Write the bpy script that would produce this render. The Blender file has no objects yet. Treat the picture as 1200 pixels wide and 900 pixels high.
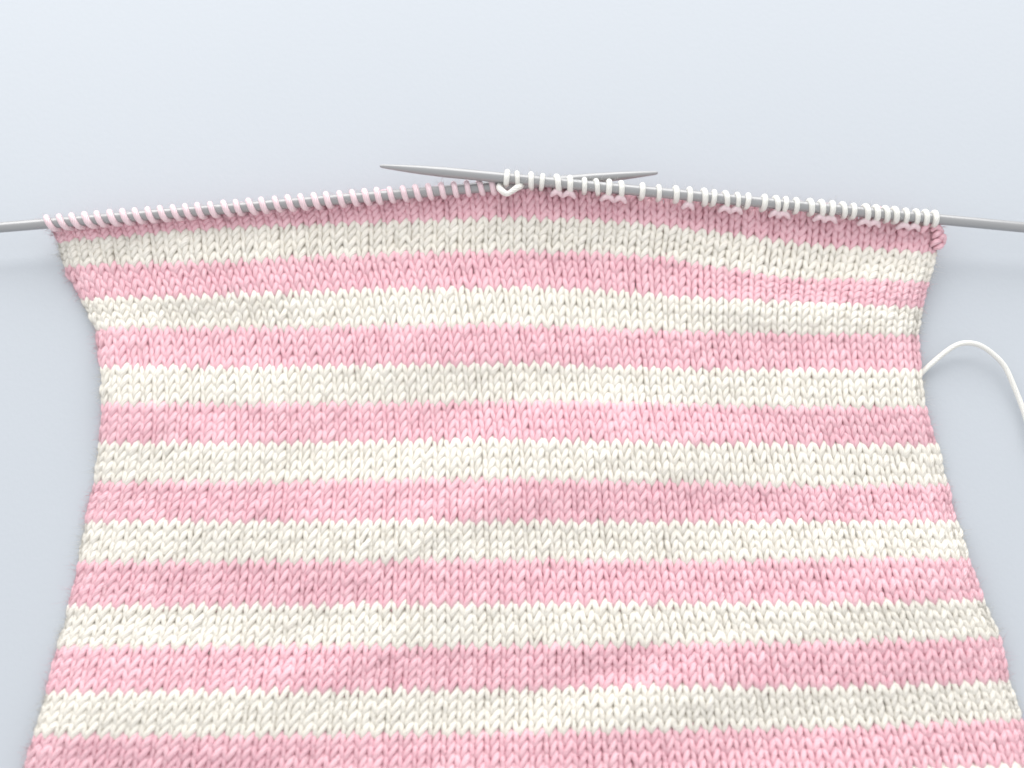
import bpy, math, random
import numpy as np

random.seed(7)
rng = np.random.default_rng(11)
scene = bpy.context.scene
col = scene.collection

# ------------------------------------------------------------------ camera
FPX = 1250.0                       # focal length in photo pixels (1200 px wide)
DIST = 0.25                        # camera to the middle of the cloth, metres
TILT = math.radians(15.0)          # off straight-down
CAM = np.array([0.0, -DIST * math.sin(TILT), DIST * math.cos(TILT)])
cd = bpy.data.cameras.new('camera')
cam = bpy.data.objects.new('camera', cd)
col.objects.link(cam)
cam.location = CAM
cam.rotation_euler = (TILT, 0, 0)
cd.sensor_width = 36.0
cd.lens = 36.0 * FPX / 1200.0
cd.clip_start = 0.005
cd.clip_end = 20.0
cd.dof.use_dof = True
cd.dof.focus_distance = 0.246
cd.dof.aperture_fstop = 6.5
scene.camera = cam

# ------------------------------------------------------------------ light
world = bpy.data.worlds.new('World')
scene.world = world
world.use_nodes = True
bg = world.node_tree.nodes['Background']
bg.inputs[0].default_value = (0.97, 0.985, 1.0, 1)
bg.inputs[1].default_value = 0.68

def area(name, loc, target, sx, sy, power, color):
    l = bpy.data.lights.new(name, 'AREA')
    l.shape = 'RECTANGLE'
    l.size, l.size_y = sx, sy
    l.energy = power
    l.color = color
    o = bpy.data.objects.new(name, l)
    col.objects.link(o)
    o.location = loc
    d = np.array(target) - np.array(loc)
    from mathutils import Vector
    o.rotation_euler = Vector(d).to_track_quat('-Z', 'Y').to_euler()
    return o

area('window_light', (-0.08, 0.74, 0.38), (0.0, 0.05, 0.0), 1.70, 0.80, 9.3, (1.0, 0.985, 0.96))

scene.view_settings.view_transform = 'Standard'
scene.view_settings.look = 'None'
scene.view_settings.gamma = 1.0
scene.view_settings.exposure = 0.56
scene.cycles.max_bounces = 10
scene.cycles.diffuse_bounces = 8
scene.cycles.use_denoising = True

# ------------------------------------------------------------------ helpers
def tag(o, label=None, cat=None, group=None, kind=None):
    if label: o['label'] = label
    if cat: o['category'] = cat
    if group: o['group'] = group
    if kind: o['kind'] = kind
    return o

def empty(name, loc=(0, 0, 0), parent=None):
    o = bpy.data.objects.new(name, None)
    col.objects.link(o)
    o.location = loc
    o.empty_display_size = 0.01
    o.parent = parent
    return o

def mesh_obj(name, verts, quads, mat, parent=None, uv=None, tris=()):
    verts = np.asarray(verts, dtype=np.float32).reshape(-1, 3)
    quads = np.asarray(quads, dtype=np.int32).reshape(-1, 4)
    tris = np.asarray(tris, dtype=np.int32).reshape(-1, 3)
    me = bpy.data.meshes.new(name)
    me.vertices.add(len(verts))
    me.vertices.foreach_set('co', verts.ravel())
    nl = len(quads) * 4 + len(tris) * 3
    me.loops.add(nl)
    li = np.concatenate([quads.ravel(), tris.ravel()]).astype(np.int32)
    me.loops.foreach_set('vertex_index', li)
    me.polygons.add(len(quads) + len(tris))
    st = np.concatenate([np.arange(len(quads)) * 4, len(quads) * 4 + np.arange(len(tris)) * 3]).astype(np.int32)
    me.polygons.foreach_set('loop_start', st)
    me.polygons.foreach_set('use_smooth', np.ones(len(st), dtype=bool))
    if uv is not None:
        ul = me.uv_layers.new(name='yarn')
        ul.data.foreach_set('uv', np.asarray(uv, dtype=np.float32).ravel())
    me.update(calc_edges=True)
    me.validate()
    me.materials.append(mat)
    o = bpy.data.objects.new(name, me)
    col.objects.link(o)
    if parent is not None:
        o.parent = parent
    return o

def unproject(px, py, z):
    """photo pixel + height above the table -> point in the room"""
    px, py, z = np.broadcast_arrays(np.asarray(px, float), np.asarray(py, float), np.asarray(z, float))
    dx = (px - 600) / FPX
    dy = -(py - 450) / FPX
    c, s = math.cos(TILT), math.sin(TILT)
    wy = dy * c + s
    wz = dy * s - c
    k = (z - CAM[2]) / wz
    return np.stack([CAM[0] + dx * k, CAM[1] + wy * k, z], -1)

def norm(a):
    return a / np.maximum(np.linalg.norm(a, axis=-1, keepdims=True), 1e-12)

def tubes(P, hint, rad, sides, s0=None, cap=False):
    """P (..., n, 3) centre lines -> verts (m, n, sides, 3), quads, uv per loop"""
    P = np.asarray(P, float)
    n = P.shape[-2]
    P = P.reshape(-1, n, 3)
    m = P.shape[0]
    hint = np.broadcast_to(hint, P.shape) if np.ndim(hint) == 1 else np.asarray(hint).reshape(P.shape)
    T = np.empty_like(P)
    T[:, 1:-1] = P[:, 2:] - P[:, :-2]
    T[:, 0] = P[:, 1] - P[:, 0]
    T[:, -1] = P[:, -1] - P[:, -2]
    T = norm(T)
    B = norm(np.cross(T, hint))
    N = np.cross(B, T)
    ph = np.arange(sides) * 2 * math.pi / sides
    rad = np.broadcast_to(rad, (m, n))
    V = P[:, :, None, :] + rad[:, :, None, None] * (
        B[:, :, None, :] * np.cos(ph)[None, None, :, None] + N[:, :, None, :] * np.sin(ph)[None, None, :, None])
    i = np.arange(n - 1)[:, None]
    k = np.arange(sides)[None, :]
    k2 = (k + 1) % sides
    q = np.stack([i * sides + k, (i + 1) * sides + k, (i + 1) * sides + k2, i * sides + k2], -1).reshape(-1, 4)
    Q = (q[None] + (np.arange(m) * n * sides)[:, None, None]).reshape(-1, 4)
    seg = np.linalg.norm(P[:, 1:] - P[:, :-1], axis=-1)
    S = np.concatenate([np.zeros((m, 1)), np.cumsum(seg, 1)], 1) / 0.01
    if s0 is not None:
        S = S + np.asarray(s0).reshape(m, 1)
    kk = np.broadcast_to(k, (n - 1, sides))
    a0 = kk / sides
    a1 = (kk + 1) / sides
    U = np.stack([a0, a0, a1, a1], -1)[None].repeat(m, 0)
    W = np.stack([S[:, :-1], S[:, 1:], S[:, 1:], S[:, :-1]], -1)[:, :, None, :].repeat(sides, 2)
    uv = np.stack([U, W], -1).reshape(-1, 2)
    return V, Q, uv

def smooth_path(pts, n):
    """Catmull-Rom through a list of points"""
    p = np.asarray(pts, float)
    p = np.concatenate([2 * p[:1] - p[1:2], p, 2 * p[-1:] - p[-2:-1]])
    t = np.linspace(0, len(pts) - 1 - 1e-6, n)
    i = t.astype(int)
    f = (t - i)[:, None]
    a, b, c, d = p[i], p[i + 1], p[i + 2], p[i + 3]
    return 0.5 * ((2 * b) + (-a + c) * f + (2 * a - 5 * b + 4 * c - d) * f ** 2 + (-a + 3 * b - 3 * c + d) * f ** 3)

# ------------------------------------------------------------------ materials
def new_mat(name):
    m = bpy.data.materials.new(name)
    m.use_nodes = True
    nt = m.node_tree
    return m, nt, nt.nodes['Principled BSDF']

def math_node(nt, op, a, b=None):
    n = nt.nodes.new('ShaderNodeMath')
    n.operation = op
    for i, v in enumerate((a, b)):
        if v is None: continue
        if isinstance(v, (int, float)): n.inputs[i].default_value = v
        else: nt.links.new(v, n.inputs[i])
    return n.outputs[0]

def yarn_mat(name, c_lo, c_hi):
    m, nt, p = new_mat(name)
    L = nt.links.new
    uv = nt.nodes.new('ShaderNodeUVMap'); uv.uv_map = 'yarn'
    sep = nt.nodes.new('ShaderNodeSeparateXYZ'); L(uv.outputs[0], sep.inputs[0])
    # four twisted plies
    ply = math_node(nt, 'SINE', math_node(nt, 'MULTIPLY', math_node(nt, 'ADD', math_node(nt, 'MULTIPLY', sep.outputs[0], 4.0),
                    math_node(nt, 'MULTIPLY', sep.outputs[1], 7.0)), 2 * math.pi))
    ply = math_node(nt, 'ABSOLUTE', math_node(nt, 'MULTIPLY', ply, 1.0))
    # fibres: stretched noise along the twist
    tc = nt.nodes.new('ShaderNodeTexCoord')
    nz = nt.nodes.new('ShaderNodeTexNoise'); nz.inputs['Scale'].default_value = 2600; nz.inputs['Detail'].default_value = 2
    L(tc.outputs['Object'], nz.inputs['Vector'])
    big = nt.nodes.new('ShaderNodeTexNoise'); big.inputs['Scale'].default_value = 260; big.inputs['Detail'].default_value = 3
    L(tc.outputs['Object'], big.inputs['Vector'])
    mix = nt.nodes.new('ShaderNodeMix'); mix.data_type = 'RGBA'
    mix.inputs[6].default_value = (*c_lo, 1); mix.inputs[7].default_value = (*c_hi, 1)
    rmp = nt.nodes.new('ShaderNodeMapRange'); rmp.inputs[1].default_value = 0.3; rmp.inputs[2].default_value = 0.7
    L(big.outputs[0], rmp.inputs[0]); L(rmp.outputs[0], mix.inputs[0])
    L(mix.outputs[2], p.inputs['Base Color'])
    h = math_node(nt, 'ADD', math_node(nt, 'MULTIPLY', ply, 0.7), math_node(nt, 'MULTIPLY', nz.outputs[0], 0.6))
    b = nt.nodes.new('ShaderNodeBump'); b.inputs['Strength'].default_value = 0.8; b.inputs['Distance'].default_value = 0.0002
    L(h, b.inputs['Height']); L(b.outputs[0], p.inputs['Normal'])
    p.inputs['Roughness'].default_value = 0.42
    p.inputs['Specular IOR Level'].default_value = 1.0
    p.inputs['Sheen Weight'].default_value = 0.3
    p.inputs['Sheen Tint'].default_value = (*c_hi, 1)
    p.inputs['Sheen Roughness'].default_value = 0.5
    p.inputs['Subsurface Weight'].default_value = 0.0
    return m

M_PINK = yarn_mat('pink_cotton_yarn', (0.82, 0.46, 0.53), (0.87, 0.54, 0.60))
M_CREAM = yarn_mat('cream_cotton_yarn', (0.815, 0.772, 0.69), (0.855, 0.82, 0.75))
M_WHITE = yarn_mat('white_cotton_yarn', (0.82, 0.81, 0.76), (0.86, 0.85, 0.81))

M_PALE = yarn_mat('pink_cotton_yarn_paler', (0.85, 0.62, 0.67), (0.88, 0.69, 0.73))  # the pink in a paler tone, for left-needle loops, their fuzz and purl bumps

M_TABLE, nt, p = new_mat('pale_table_top')
nz = nt.nodes.new('ShaderNodeTexNoise'); nz.inputs['Scale'].default_value = 9; nz.inputs['Detail'].default_value = 6
tc = nt.nodes.new('ShaderNodeTexCoord'); nt.links.new(tc.outputs['Object'], nz.inputs['Vector'])
mx = nt.nodes.new('ShaderNodeMix'); mx.data_type = 'RGBA'
mx.inputs[6].default_value = (0.458, 0.490, 0.532, 1); mx.inputs[7].default_value = (0.478, 0.507, 0.546, 1)
nt.links.new(nz.outputs[0], mx.inputs[0]); nt.links.new(mx.outputs[2], p.inputs['Base Color'])
p.inputs['Roughness'].default_value = 0.45
p.inputs['Specular IOR Level'].default_value = 0.25
nf = nt.nodes.new('ShaderNodeTexNoise'); nf.inputs['Scale'].default_value = 900; nf.inputs['Detail'].default_value = 3
nt.links.new(tc.outputs['Object'], nf.inputs['Vector'])
bp = nt.nodes.new('ShaderNodeBump'); bp.inputs['Strength'].default_value = 0.15; bp.inputs['Distance'].default_value = 0.0002
nt.links.new(nf.outputs[0], bp.inputs['Height']); nt.links.new(bp.outputs[0], p.inputs['Normal'])

M_NEEDLE, nt, p = new_mat('grey_coated_aluminium')
p.inputs['Base Color'].default_value = (0.34, 0.342, 0.348, 1)
p.inputs['Metallic'].default_value = 0.35
p.inputs['Roughness'].default_value = 0.38
tc = nt.nodes.new('ShaderNodeTexCoord')
nf = nt.nodes.new('ShaderNodeTexNoise'); nf.inputs['Scale'].default_value = 1500; nf.inputs['Detail'].default_value = 3
nt.links.new(tc.outputs['Object'], nf.inputs['Vector'])
mr = nt.nodes.new('ShaderNodeMapRange'); mr.inputs[3].default_value = 0.26; mr.inputs[4].default_value = 0.38
nt.links.new(nf.outputs[0], mr.inputs[0]); nt.links.new(mr.outputs[0], p.inputs['Roughness'])

# ------------------------------------------------------------------ table
def slab(name, x0, x1, y0, y1, z0, z1, mat):
    v = [(x, y, z) for z in (z0, z1) for y in (y0, y1) for x in (x0, x1)]
    q = [(0, 2, 3, 1), (4, 5, 7, 6), (0, 1, 5, 4), (2, 6, 7, 3), (0, 4, 6, 2), (1, 3, 7, 5)]
    o = mesh_obj(name, v, q, mat)
    o.data.polygons.foreach_set('use_smooth', [False] * 6)
    return o
tag(slab('table', -0.9, 0.9, -0.6, 0.9, -0.03, 0.0, M_TABLE), kind='structure')

# ------------------------------------------------------------------ needles
RN = 0.00124
def needle_axis(p0, z0, p1, z1):
    a = unproject(*p0, z0); b = unproject(*p1, z1)
    return a, b
# tip first
NR_TIP, NR_END = needle_axis((445, 194.5), 0.0122, (1200, 266.5), 0.0086)
NL_TIP, NL_END = needle_axis((771, 202.5), 0.0090, (0, 266.5), 0.0082)

def build_needle(tip, end, label):
    ax = (end - tip); ln = np.linalg.norm(ax); ax = ax / ln
    root = empty('knitting_needle', tip)
    tag(root, label, 'knitting needle', 'grey knitting needles')
    taper = 0.0150
    total = ln + 0.075
    def lathe(ss, rr, name, first, last):
        P = np.array([ax * s for s in ss])
        V, Q, _ = tubes(P[None], np.array([0, 0, 1.0]), np.array(rr)[None], 20)
        V = V.reshape(-1, 3); n = len(ss); sd = 20
        V = np.concatenate([V, P[:1], P[-1:]])
        c0, c1 = n * sd, n * sd + 1
        tr = []
        if first: tr += [(c0, k, (k + 1) % sd) for k in range(sd)]
        if last: tr += [(c1, (n - 1) * sd + (k + 1) % sd, (n - 1) * sd + k) for k in range(sd)]
        return mesh_obj(name, V, Q, M_NEEDLE, root, tris=tr)
    s = [0.0, 0.00012, 0.0004, 0.0009, 0.002, 0.004, 0.0065, 0.009, 0.0115, 0.0135, taper]
    r = [0.00012, 0.00030, 0.00040, 0.00046, 0.00056, 0.00072, 0.00089, 0.00103, 0.00112, 0.00117, RN]
    lathe(s, r, 'tip', True, False)
    lathe([taper, taper + 0.02, total * 0.5, total - 0.0004, total], [RN, RN, RN, RN, RN - 0.0003], 'shaft', False, True)
    return ax
AX_R = build_needle(NR_TIP, NR_END, 'grey knitting needle crossing on top, holding the white loops, tip pointing left')
AX_L = build_needle(NL_TIP, NL_END, 'grey knitting needle passing underneath, holding the pink loops, tip pointing right')

# ------------------------------------------------------------------ cloth surface
NCOL = 70
def needle_point(px):
    """3-D centre of the needle that carries the cloth at photo column px"""
    px = np.asarray(px, float)
    tl = (771 - px) / 771.0
    tr = (px - 445) / 755.0
    # perspective-correct enough over this small depth range
    pl = NL_TIP + (NL_END - NL_TIP) * tl[..., None]
    pr = NR_TIP + (NR_END - NR_TIP) * tr[..., None]
    return pl, pr

NEEDLE_Y = ([0, 590, 600, 1200], [266.5, 217.2, 209.5, 266.5])
LINES = [  # (left x, right x, [(x, y) ...]) at every fourth row from the needle down
    (58, 1099, [(55, 262.5), (320, 240.5), (588, 218.5), (604, 213), (780, 229), (950, 245), (1099, 259)]),
    (69, 1094, [(77, 283), (240, 269), (460, 260), (600, 256), (690, 258), (780, 265), (870, 277), (955, 288), (1088, 297)]),
    (76, 1085, [(80, 312), (240, 309), (460, 299), (600, 296), (690, 297), (780, 303), (920, 328), (1080, 331)]),
    (97, 1078, [(101, 351), (187, 349), (460, 340), (600, 338), (690, 340), (780, 348), (955, 357), (1077, 361)]),
    (113, 1073, [(115, 386), (300, 386), (600, 382), (780, 390), (955, 392), (1074, 394)]),
    (119, 1077, [(120, 431), (300, 432), (600, 426), (780, 433), (955, 435), (1078, 435)]),
    (121, 1082, [(120, 475), (300, 475), (600, 472), (780, 475), (955, 478), (1080, 478)]),
    (118, 1095, [(118, 520), (300, 520), (600, 516), (800, 520), (1000, 522), (1098, 522)]),
    (112, 1107, [(110, 566), (300, 566), (600, 562), (800, 566), (1000, 571), (1108, 568)]),
    (102, 1119, [(100, 612), (300, 612), (600, 611), (800, 612), (1000, 612), (1118, 612)]),
    (93, 1133, [(95, 660), (300, 659), (600, 657), (800, 659), (1000, 656), (1138, 656)]),
    (82, 1149, [(80, 711), (300, 710), (600, 708), (800, 707), (1000, 707), (1150, 703)]),
    (69, 1168, [(70, 760), (300, 759), (600, 757), (800, 755), (1000, 752), (1170, 747)]),
    (56, 1180, [(55, 812), (300, 810), (600, 807), (800, 804), (1000, 804), (1182, 797)]),
    (42, 1194, [(45, 862), (300, 862), (600, 859), (800, 854), (1000, 853), (1195, 843)]),
    (28, 1211, [(28, 914), (300, 914), (600, 911), (800, 906), (1000, 905), (1210, 895)]),
    (12, 1226, [(12, 967), (300, 967), (600, 964), (800, 959), (1000, 958), (1225, 948)]),
    (-4, 1241, [(-4, 1021), (300, 1021), (600, 1018), (800, 1013), (1000, 1012), (1240, 1002)]),
]
UK = np.arange(-2, NCOL + 2.01, 2.0)           # column knots
def g_of_u(u):
    w = lambda x: x + 0.62 * 1.5 * np.exp(-np.clip(x, -1.2, None) / 1.5) - 0.62 * 1.5
    e = np.where(u < NCOL / 2, w(np.minimum(u, NCOL / 2)), 2 * w(NCOL / 2) - w(NCOL - np.maximum(u, NCOL / 2)))
    return e / (2 * w(NCOL / 2))
PX = np.zeros((len(LINES), len(UK))); PY = np.zeros_like(PX)
for k, (xl, xr, pts) in enumerate(LINES):
    PX[k] = xl + (xr - xl) * g_of_u(UK)
    xs, ys = zip(*pts)
    y = np.interp(PX[k], xs, ys)
    yp = np.concatenate([y[:1], y, y[-1:]])
    if k: y = 0.25 * yp[:-2] + 0.5 * yp[1:-1] + 0.25 * yp[2:]
    PY[k] = y
PX = np.concatenate([2 * PX[:1] - PX[1:2], PX, 2 * PX[-1:] - PX[-2:-1]])
PY = np.concatenate([2 * PY[:1] - PY[1:2], PY, 2 * PY[-1:] - PY[-2:-1]])

def cat_w(f):
    return np.stack([0.5 * (-f + 2 * f**2 - f**3), 0.5 * (2 - 5 * f**2 + 3 * f**3),
                     0.5 * (f + 4 * f**2 - 3 * f**3), 0.5 * (-f**2 + f**3)], -1)
def sample(G, u, v):
    a = (u - UK[0]) / 2.0
    b = v / 4.0 + 1.0
    ia = np.clip(np.floor(a).astype(int), 0, G.shape[1] - 2); fa = a - ia
    ib = np.clip(np.floor(b).astype(int), 0, G.shape[0] - 2); fb = b - ib
    wa, wb = cat_w(fa), cat_w(fb)
    out = np.zeros_like(u)
    for i in range(4):
        for j in range(4):
            out += wb[..., i] * wa[..., j] * G[np.clip(ib + i - 1, 0, G.shape[0] - 1), np.clip(ia + j - 1, 0, G.shape[1] - 1)]
    return out

WAVES = []
for _ in range(16):
    ang = rng.uniform(-0.6, 0.6) + (math.pi / 2 if rng.random() < 0.6 else 0.9)
    wl = rng.uniform(9, 26)                   # in columns
    WAVES.append((math.cos(ang) / wl, 0.8 * math.sin(ang) / wl, rng.uniform(0, 1), 0.000011 * wl))
DENTS = [  # soft hollows and swellings seen in the cloth: column, row, half-width, half-height, angle, metres
    (40, 51, 7, 1.6, -0.35, -0.0011), (46, 52.5, 9, 2.0, -0.3, 0.0010), (11, 25, 3.0, 1.8, 0.3, -0.0010),
    (12, 12, 6, 1.5, 0.0, 0.0008), (35, 19, 16, 2.2, -0.05, 0.0007), (58, 13.5, 9, 1.6, 0.1, 0.0010),
    (30, 36, 9, 1.8, -0.4, 0.0009), (27, 39, 8, 1.6, -0.4, -0.0008), (18, 47, 6, 1.6, -0.5, -0.0008),
    (21, 50, 6, 1.8, -0.5, 0.0008), (52, 34, 9, 2.0, 0.25, -0.0007), (60, 44, 8, 2.0, -0.2, 0.0008),
    (14, 58, 8, 2.2, -0.3, 0.0008), (55, 56, 10, 2.2, -0.15, -0.0009), (34, 28, 10, 2.0, -0.3, 0.0007), (50, 24, 10, 1.6, 0.2, -0.0006)]
def height(u, v):
    zb = 0.0036 + 0 * u
    for a, b, ph, amp in WAVES:
        zb = zb + 1.3 * amp * np.sin(2 * math.pi * (a * u + b * v + ph))
    for cu, cv, wu, wv, an, amp in DENTS:
        du, dv = u - cu, (v - cv) * 0.8
        c, s = math.cos(an), math.sin(an)
        x, y = (du * c + dv * s) / wu, (-du * s + dv * c) / wv
        zb = zb + 1.05 * amp * np.exp(-(x * x + y * y))
    e = np.minimum(u, NCOL - u)
    zb = zb - 0.0024 * np.exp(-np.clip(e + 0.6, 0, None) ** 2 / 3.6)
    zt = np.interp(u, [0, 36, 37.5, NCOL], [0.0082, 0.0086, 0.0098, 0.0086]) - 0.0024
    f = np.clip(1 - v / 10.0, 0, 1.1)
    k = f * f * (3 - 2 * np.clip(f, 0, 1)) * 0.5 + f * f * 0.5
    return zb * (1 - k) + zt * k

WOB = rng.normal(0, 1, (2, 90))
def surf(u, v):
    q = np.arange(-2, 88) * 0.9
    wl = np.interp(v, q, WOB[0]) * 1.1 * np.exp(-np.clip(u, 0, None) / 1.4)
    wr = np.interp(v, q, WOB[1]) * 1.1 * np.exp(-np.clip(NCOL - u, 0, None) / 1.4)
    return unproject(sample(PX, u, v) + wl + wr, sample(PY, u, v), height(u, v))
def surf_n(u, v):
    e = 0.15
    du = surf(u + e, v) - surf(u - e, v)
    dv = surf(u, v + e) - surf(u, v - e)
    return norm(np.cross(dv, du))

# ------------------------------------------------------------------ stitches
NT, NS = 20, 8                    # samples along one stitch, sides of the yarn
YR = 0.00069                      # yarn radius
A_LOOP, HH, DEPTH = 1.33, 0.99, 0.00062
def stitch_paths(r0, r1):
    r = np.arange(r0, r1)[:, None, None].astype(float)
    c = np.arange(NCOL)[None, :, None].astype(float)
    t = np.linspace(-math.pi, math.pi, NT)[None, None, :]
    R, C = r1 - r0, NCOL
    win = (0.5 * (1 + np.cos(t)))
    j1 = rng.normal(0, 1, (R, C, 1)); j2 = rng.normal(0, 1, (R, C, 1)); j3 = rng.normal(0, 1, (R, C, 1)); j4 = rng.normal(0, 1, (R, C, 1))
    rowj = rng.normal(0, 0.03, (R, 1, 1))
    colj = np.broadcast_to(COLJ[None, :, None], (R, C, 1))
    a = A_LOOP + 0.18 * j1
    k = 0.14 * np.interp(c, [0, 25, 50, 70], [1.25, 1.15, 0.55, 0.35]) + 0.02 * j2 * win
    u = c + 0.5 + (t + a * np.sin(2 * t)) / (2 * math.pi) + k * np.cos(t) * np.ones_like(r) + (0.035 * j2 + 0.0 * colj) * win
    u = u + COLSHIFT(c + 0.5 + t / (2 * math.pi))
    v = r + 0.5 - HH * (1 + 0.075 * j3 * win) * np.cos(t) + 0.06 * j4 * win + rowj
    w = -DEPTH * np.cos(2 * t) * (1 + 0.22 * j3 * win) + 0.00010 * j1 * win + 0.00016 * np.sin(t) * np.interp(c, [0, 30, 60], [1, 1, 0.3])
    P = surf(u, v); N = surf_n(u, v)
    P = P + N * w[..., None]
    # even thickness where two stitches meet; fuller at the back, where the bends press together
    rad = YR * (1 + 0.08 * j4 * np.sin(t) ** 2 + 0.13 * np.cos(t) ** 2)
    return P, N, np.broadcast_to(rad, P.shape[:-1])
COLJ = rng.normal(0, 1, NCOL)
_cs = rng.normal(0, 0.02, NCOL + 2)
def COLSHIFT(x):
    return np.interp(x, np.arange(-0.5, NCOL + 1), _cs)

piece = empty('knitted_piece', (0, 0, 0))
tag(piece, 'pink and cream striped stockinette knitting in progress, hanging from two grey needles', 'knitting')

for s in range(len(LINES) - 1):
    pink = s % 2 == 0
    mat = M_PINK if pink else M_CREAM
    name = 'pink_stripe' if pink else 'cream_stripe'
    P, N, rad = stitch_paths(4 * s, 4 * s + 4)
    s0 = rng.uniform(0, 3, (P.shape[0] * P.shape[1])) * 0 + np.tile(np.arange(NCOL) * 0.93, P.shape[0]) + np.repeat(rng.uniform(0, 1, P.shape[0]), NCOL)
    V, Q, uv = tubes(P, N, rad.reshape(-1, NT), NS, s0)
    if s == 13:                   # the nearest whole stripe: each stitch on its own
        root = empty(name, (0, 0, 0), piece)
        nq = (NT - 1) * NS
        q1 = Q[:nq]
        uvs = uv.reshape(-1, nq * 4, 2)
        for i in range(V.shape[0]):
            c0 = P.reshape(-1, NT, 3)[i, NT // 2]
            o = mesh_obj('stitch', V[i].reshape(-1, 3) - c0, q1, mat, root, uvs[i])
            o.location = c0
    else:
        o = mesh_obj(name, V.reshape(-1, 3), Q, mat, piece, uv)
        tag(o, kind='stuff')

# ------------------------------------------------------------------ loops on the needles
def cloth_frame_on(px, left):
    if left:
        t = np.linalg.norm(NL_END - NL_TIP)
        # solve along axis so that the projected column is px
        a, d = NL_TIP, (NL_END - NL_TIP)
    else:
        a, d = NR_TIP, (NR_END - NR_TIP)
    lo, hi = 0.0, 1.0
    f = lambda q: project(a + d * q)[0]
    inc = f(1.0) > f(0.0)
    for _ in range(40):
        m = 0.5 * (lo + hi)
        if (f(m) < px) == inc: lo = m
        else: hi = m
    return a + d * lo
def project(P):
    q = np.asarray(P) - CAM
    c, s = math.cos(TILT), math.sin(TILT)
    y = q[1] * c + q[2] * s
    z = -q[1] * s + q[2] * c
    return 600 + FPX * q[0] / -z, 450 - FPX * y / -z

def needle_loop(px, left, mat, lean, rad, purl):
    c = cloth_frame_on(px, left)
    ax = AX_L if left else AX_R
    if ax[0] < 0: ax = -ax                       # points right
    up = np.array([0, 0, 1.0]); up = norm(up - ax * up.dot(ax))
    near = np.cross(ax, up); near = near * (1 if near[1] < 0 else -1)
    Rr = RN + rad * 0.22
    pts = []
    # from under the needle (near side), over the top, down the far side
    pts.append(c - up * (Rr + 0.0016) + near * 0.0005 + ax * lean * 0.9)
    for dg in (-40, -10, 20, 50, 80, 110, 140, 170, 200, 230):
        a = math.radians(dg)
        k = 1 - (dg + 40) / 270.0
        sl = lean * (k - 0.25) * 1.1
        pts.append(c + (near * math.cos(a) + up * math.sin(a)) * Rr * random.uniform(0.99, 1.05) + ax * sl)
    pts.append(c - up * (Rr + 0.0016) - near * 0.0006 - ax * lean * 0.3)
    P = smooth_path(pts, 30)
    V, Q, uv = tubes(P[None], ax * 1.0, np.full((1, 30), rad), 10)
    base = c
    o = mesh_obj('needle_loop', V.reshape(-1, 3) - base, Q, mat, piece, uv)
    o.location = base
    if purl:
        w = 0.00125 * random.uniform(0.9, 1.15)
        b = c + near * (RN + 0.0007) - up * 0.0006 + ax * lean * 0.4
        dn = near * 0.8 - up * 0.6
        pp = [b - ax * w * 1.1 + dn * 0.0008 - up * 0.0006, b - ax * w * 0.6 + dn * 0.00035, b + up * 0.0001,
              b + ax * w * 0.6 + dn * 0.00035, b + ax * w * 1.1 + dn * 0.0008 - up * 0.0006]
        P = smooth_path(pp, 18)
        V, Q, uv = tubes(P[None], up, 0.00045 + 0.00030 * np.sin(np.linspace(0, math.pi, 18))[None], 10)
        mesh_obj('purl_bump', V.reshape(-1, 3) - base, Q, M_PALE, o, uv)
    return o

x = 55.0
left_x = []
while x < 586:
    left_x.append(x); x += 15.05 + random.uniform(-0.7, 0.7)
for i, x in enumerate(left_x):
    f = x / 590.0
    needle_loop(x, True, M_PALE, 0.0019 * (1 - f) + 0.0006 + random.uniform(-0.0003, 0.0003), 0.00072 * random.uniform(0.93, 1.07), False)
right_x = [594, 605, 621.5, 635.5, 651.5, 667, 684, 697.5, 713, 727, 752, 771, 791, 807, 824, 836, 849, 863, 876, 895, 908, 920, 932, 948, 961, 974, 986, 999, 1013, 1025, 1036, 1047, 1060, 1072, 1083, 1094]
for i, x in enumerate(right_x):
    needle_loop(x, False, M_WHITE, 0.0005 + random.uniform(-0.0007, 0.0007), 0.00062 * random.uniform(0.9, 1.16), i in (4, 5, 8, 9, 13, 16, 17, 20, 21, 24, 25, 28, 29, 32, 33))

# the white strand slung below the first pair of white loops
c = cloth_frame_on(598, False)
pts = [unproject(588, 214, 0.0096), unproject(585, 219, 0.0108), unproject(588, 223.5, 0.0116), unproject(594, 227.0, 0.0118),
       unproject(600, 224, 0.0120), unproject(605, 220.5, 0.0120), unproject(610, 218, 0.0112), unproject(612, 215, 0.0096)]
P = smooth_path(pts, 30)
V, Q, uv = tubes(P[None], np.array([0, 0, 1.0]), (0.00062 + 0.00016 * np.abs(np.sin(np.linspace(0.2, 6.0, 30))))[None], 10)
mesh_obj('working_strand', V.reshape(-1, 3), Q, M_WHITE, piece, uv)

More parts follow.
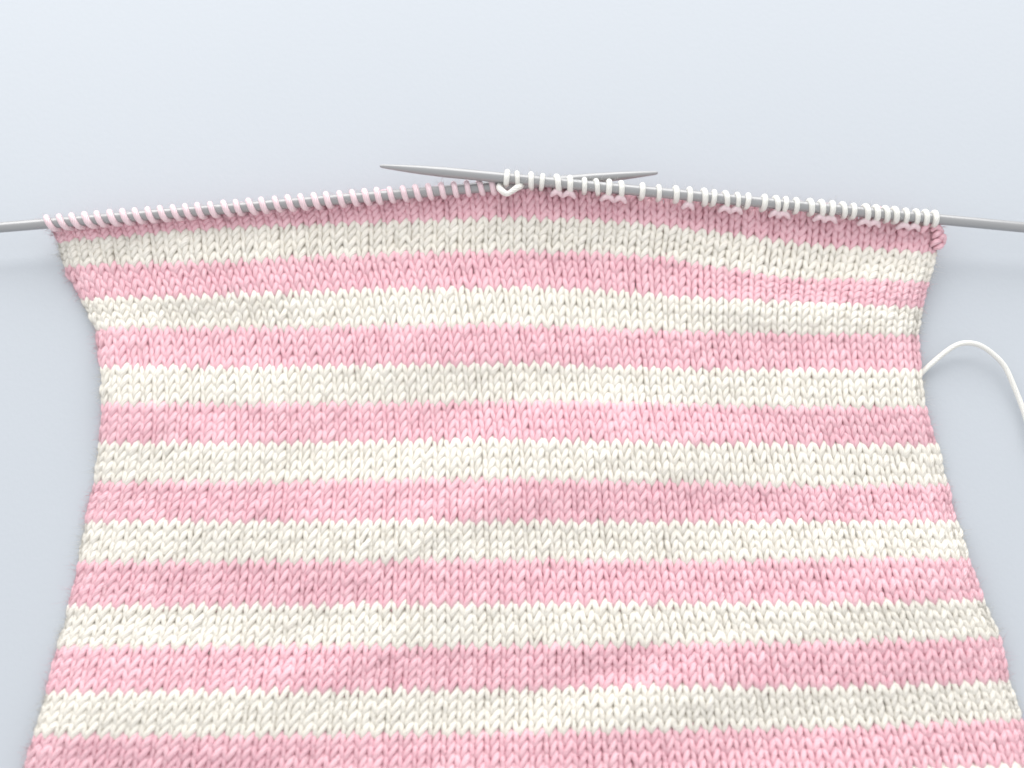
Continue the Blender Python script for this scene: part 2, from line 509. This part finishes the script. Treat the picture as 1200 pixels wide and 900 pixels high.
# ------------------------------------------------------------------ selvedge knots at the right end of the top stripe
def knot(p0, p1, p2, rad):
    P = smooth_path([unproject(*p0), unproject(*p1), unproject(*p2)], 14)
    V, Q, uv = tubes(P[None], np.array([0.1, 0.1, 1.0]), rad * (0.55 + 0.45 * np.sin(np.linspace(0, math.pi, 14)))[None], 10)
    c = P[7]
    o = mesh_obj('selvedge_knot', V.reshape(-1, 3) - c, Q, M_PINK, piece, uv)
    o.location = c
knot((1091, 271, 0.0074), (1098, 266, 0.0082), (1105, 272, 0.0070), 0.00075)
knot((1093, 279, 0.0066), (1098, 274, 0.0078), (1104, 271, 0.0066), 0.00070)
knot((1097, 282, 0.0064), (1105, 277, 0.0070), (1106, 286, 0.0056), 0.00078)
knot((1091, 288, 0.0058), (1097, 283, 0.0070), (1104, 281, 0.0060), 0.00070)
knot((1094, 291, 0.0054), (1101, 289, 0.0062), (1106, 285, 0.0050), 0.00072)
knot((1080, 273, 0.0076), (1084, 267, 0.0086), (1090, 262, 0.0082), 0.00066)

# ------------------------------------------------------------------ loose yarn
yp = [(1066, 452, 0.0012), (1084, 434, 0.0016), (1102, 417, 0.0022), (1118, 406, 0.003), (1132, 402, 0.0034), (1148, 405, 0.0034),
      (1164, 415, 0.003), (1177, 430, 0.0025), (1188, 452, 0.002), (1199, 482, 0.0016), (1212, 520, 0.0018), (1232, 566, 0.0012), (1262, 612, 0.0010), (1300, 640, 0.0010)]
P = smooth_path([unproject(q[0] + random.uniform(-0.5, 0.5), q[1] + random.uniform(-0.5, 0.5), q[2]) for q in yp], 90)
V, Q, uv = tubes(P[None], np.array([0.3, 0.2, 1.0]), np.full((1, 90), 0.00062), 12)
o = mesh_obj('yarn_tail', V.reshape(-1, 3), Q, M_WHITE, piece, uv)
tag(o, label='loose strand of white yarn arching away from the right edge')

# ------------------------------------------------------------------ loose fibres standing off the yarn
def fuzz(parity, mat, count):
    u = rng.uniform(0.1, NCOL - 0.1, count)
    edge = rng.random(count) < 0.10
    u = np.where(edge, np.where(rng.random(count) < 0.5, rng.uniform(-0.1, 1.0, count), NCOL - rng.uniform(-0.1, 1.0, count)), u)
    st = rng.integers(0, 8, count) * 2 + parity
    v = np.clip(st, 0, len(LINES) - 2) * 4 + rng.uniform(0.2, 3.8, count)
    P0 = surf(u, v); N = surf_n(u, v)
    P0 = P0 + N * 0.0009
    d = rng.normal(0, 1, (count, 3)); d = norm(d - N * np.sum(d * N, -1, keepdims=True) * 0.75)
    d2 = norm(rng.normal(0, 1, (count, 3)))
    ln = rng.uniform(0.0006, 0.0022, count)[:, None]
    t = np.linspace(0, 1, 4)
    P = np.stack([P0 + d * ln * q + (d2 * 0.5 + N * 0.35) * ln * q * q for q in t], 1)
    rad = np.array([0.000026, 0.000024, 0.000018, 0.000008])[None].repeat(count, 0)
    V, Q, uv = tubes(P, np.array([0.21, 0.13, 0.97]), rad, 3)
    o = mesh_obj('pink_fuzz' if parity == 0 else 'cream_fuzz', V.reshape(-1, 3), Q, mat, piece, uv)
    tag(o, kind='stuff')
fuzz(0, M_PINK, 22000)
fuzz(1, M_CREAM, 22000)

def loose_hairs(name, centres, spread, mat):
    n = len(centres)
    d = norm(rng.normal(0, 1, (n, 3))); d[:, 2] = np.abs(d[:, 2]) * 0.6
    d2 = norm(rng.normal(0, 1, (n, 3)))
    P0 = centres + norm(d) * spread
    ln = rng.uniform(0.0004, 0.0014, n)[:, None]
    P = np.stack([P0 + d * ln * q + d2 * 0.6 * ln * q * q for q in np.linspace(0, 1, 4)], 1)
    V, Q, uv = tubes(P, np.array([0.21, 0.13, 0.97]), np.array([0.000022, 0.00002, 0.000016, 0.000008])[None].repeat(n, 0), 3)
    tag(mesh_obj(name, V.reshape(-1, 3), Q, mat, piece, uv), kind='stuff')
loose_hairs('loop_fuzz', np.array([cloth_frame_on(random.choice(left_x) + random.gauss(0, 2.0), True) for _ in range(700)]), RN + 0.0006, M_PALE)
loose_hairs('loop_fuzz', np.array([cloth_frame_on(random.choice(right_x) + random.gauss(0, 2.0), False) for _ in range(900)]), RN + 0.0006, M_WHITE)
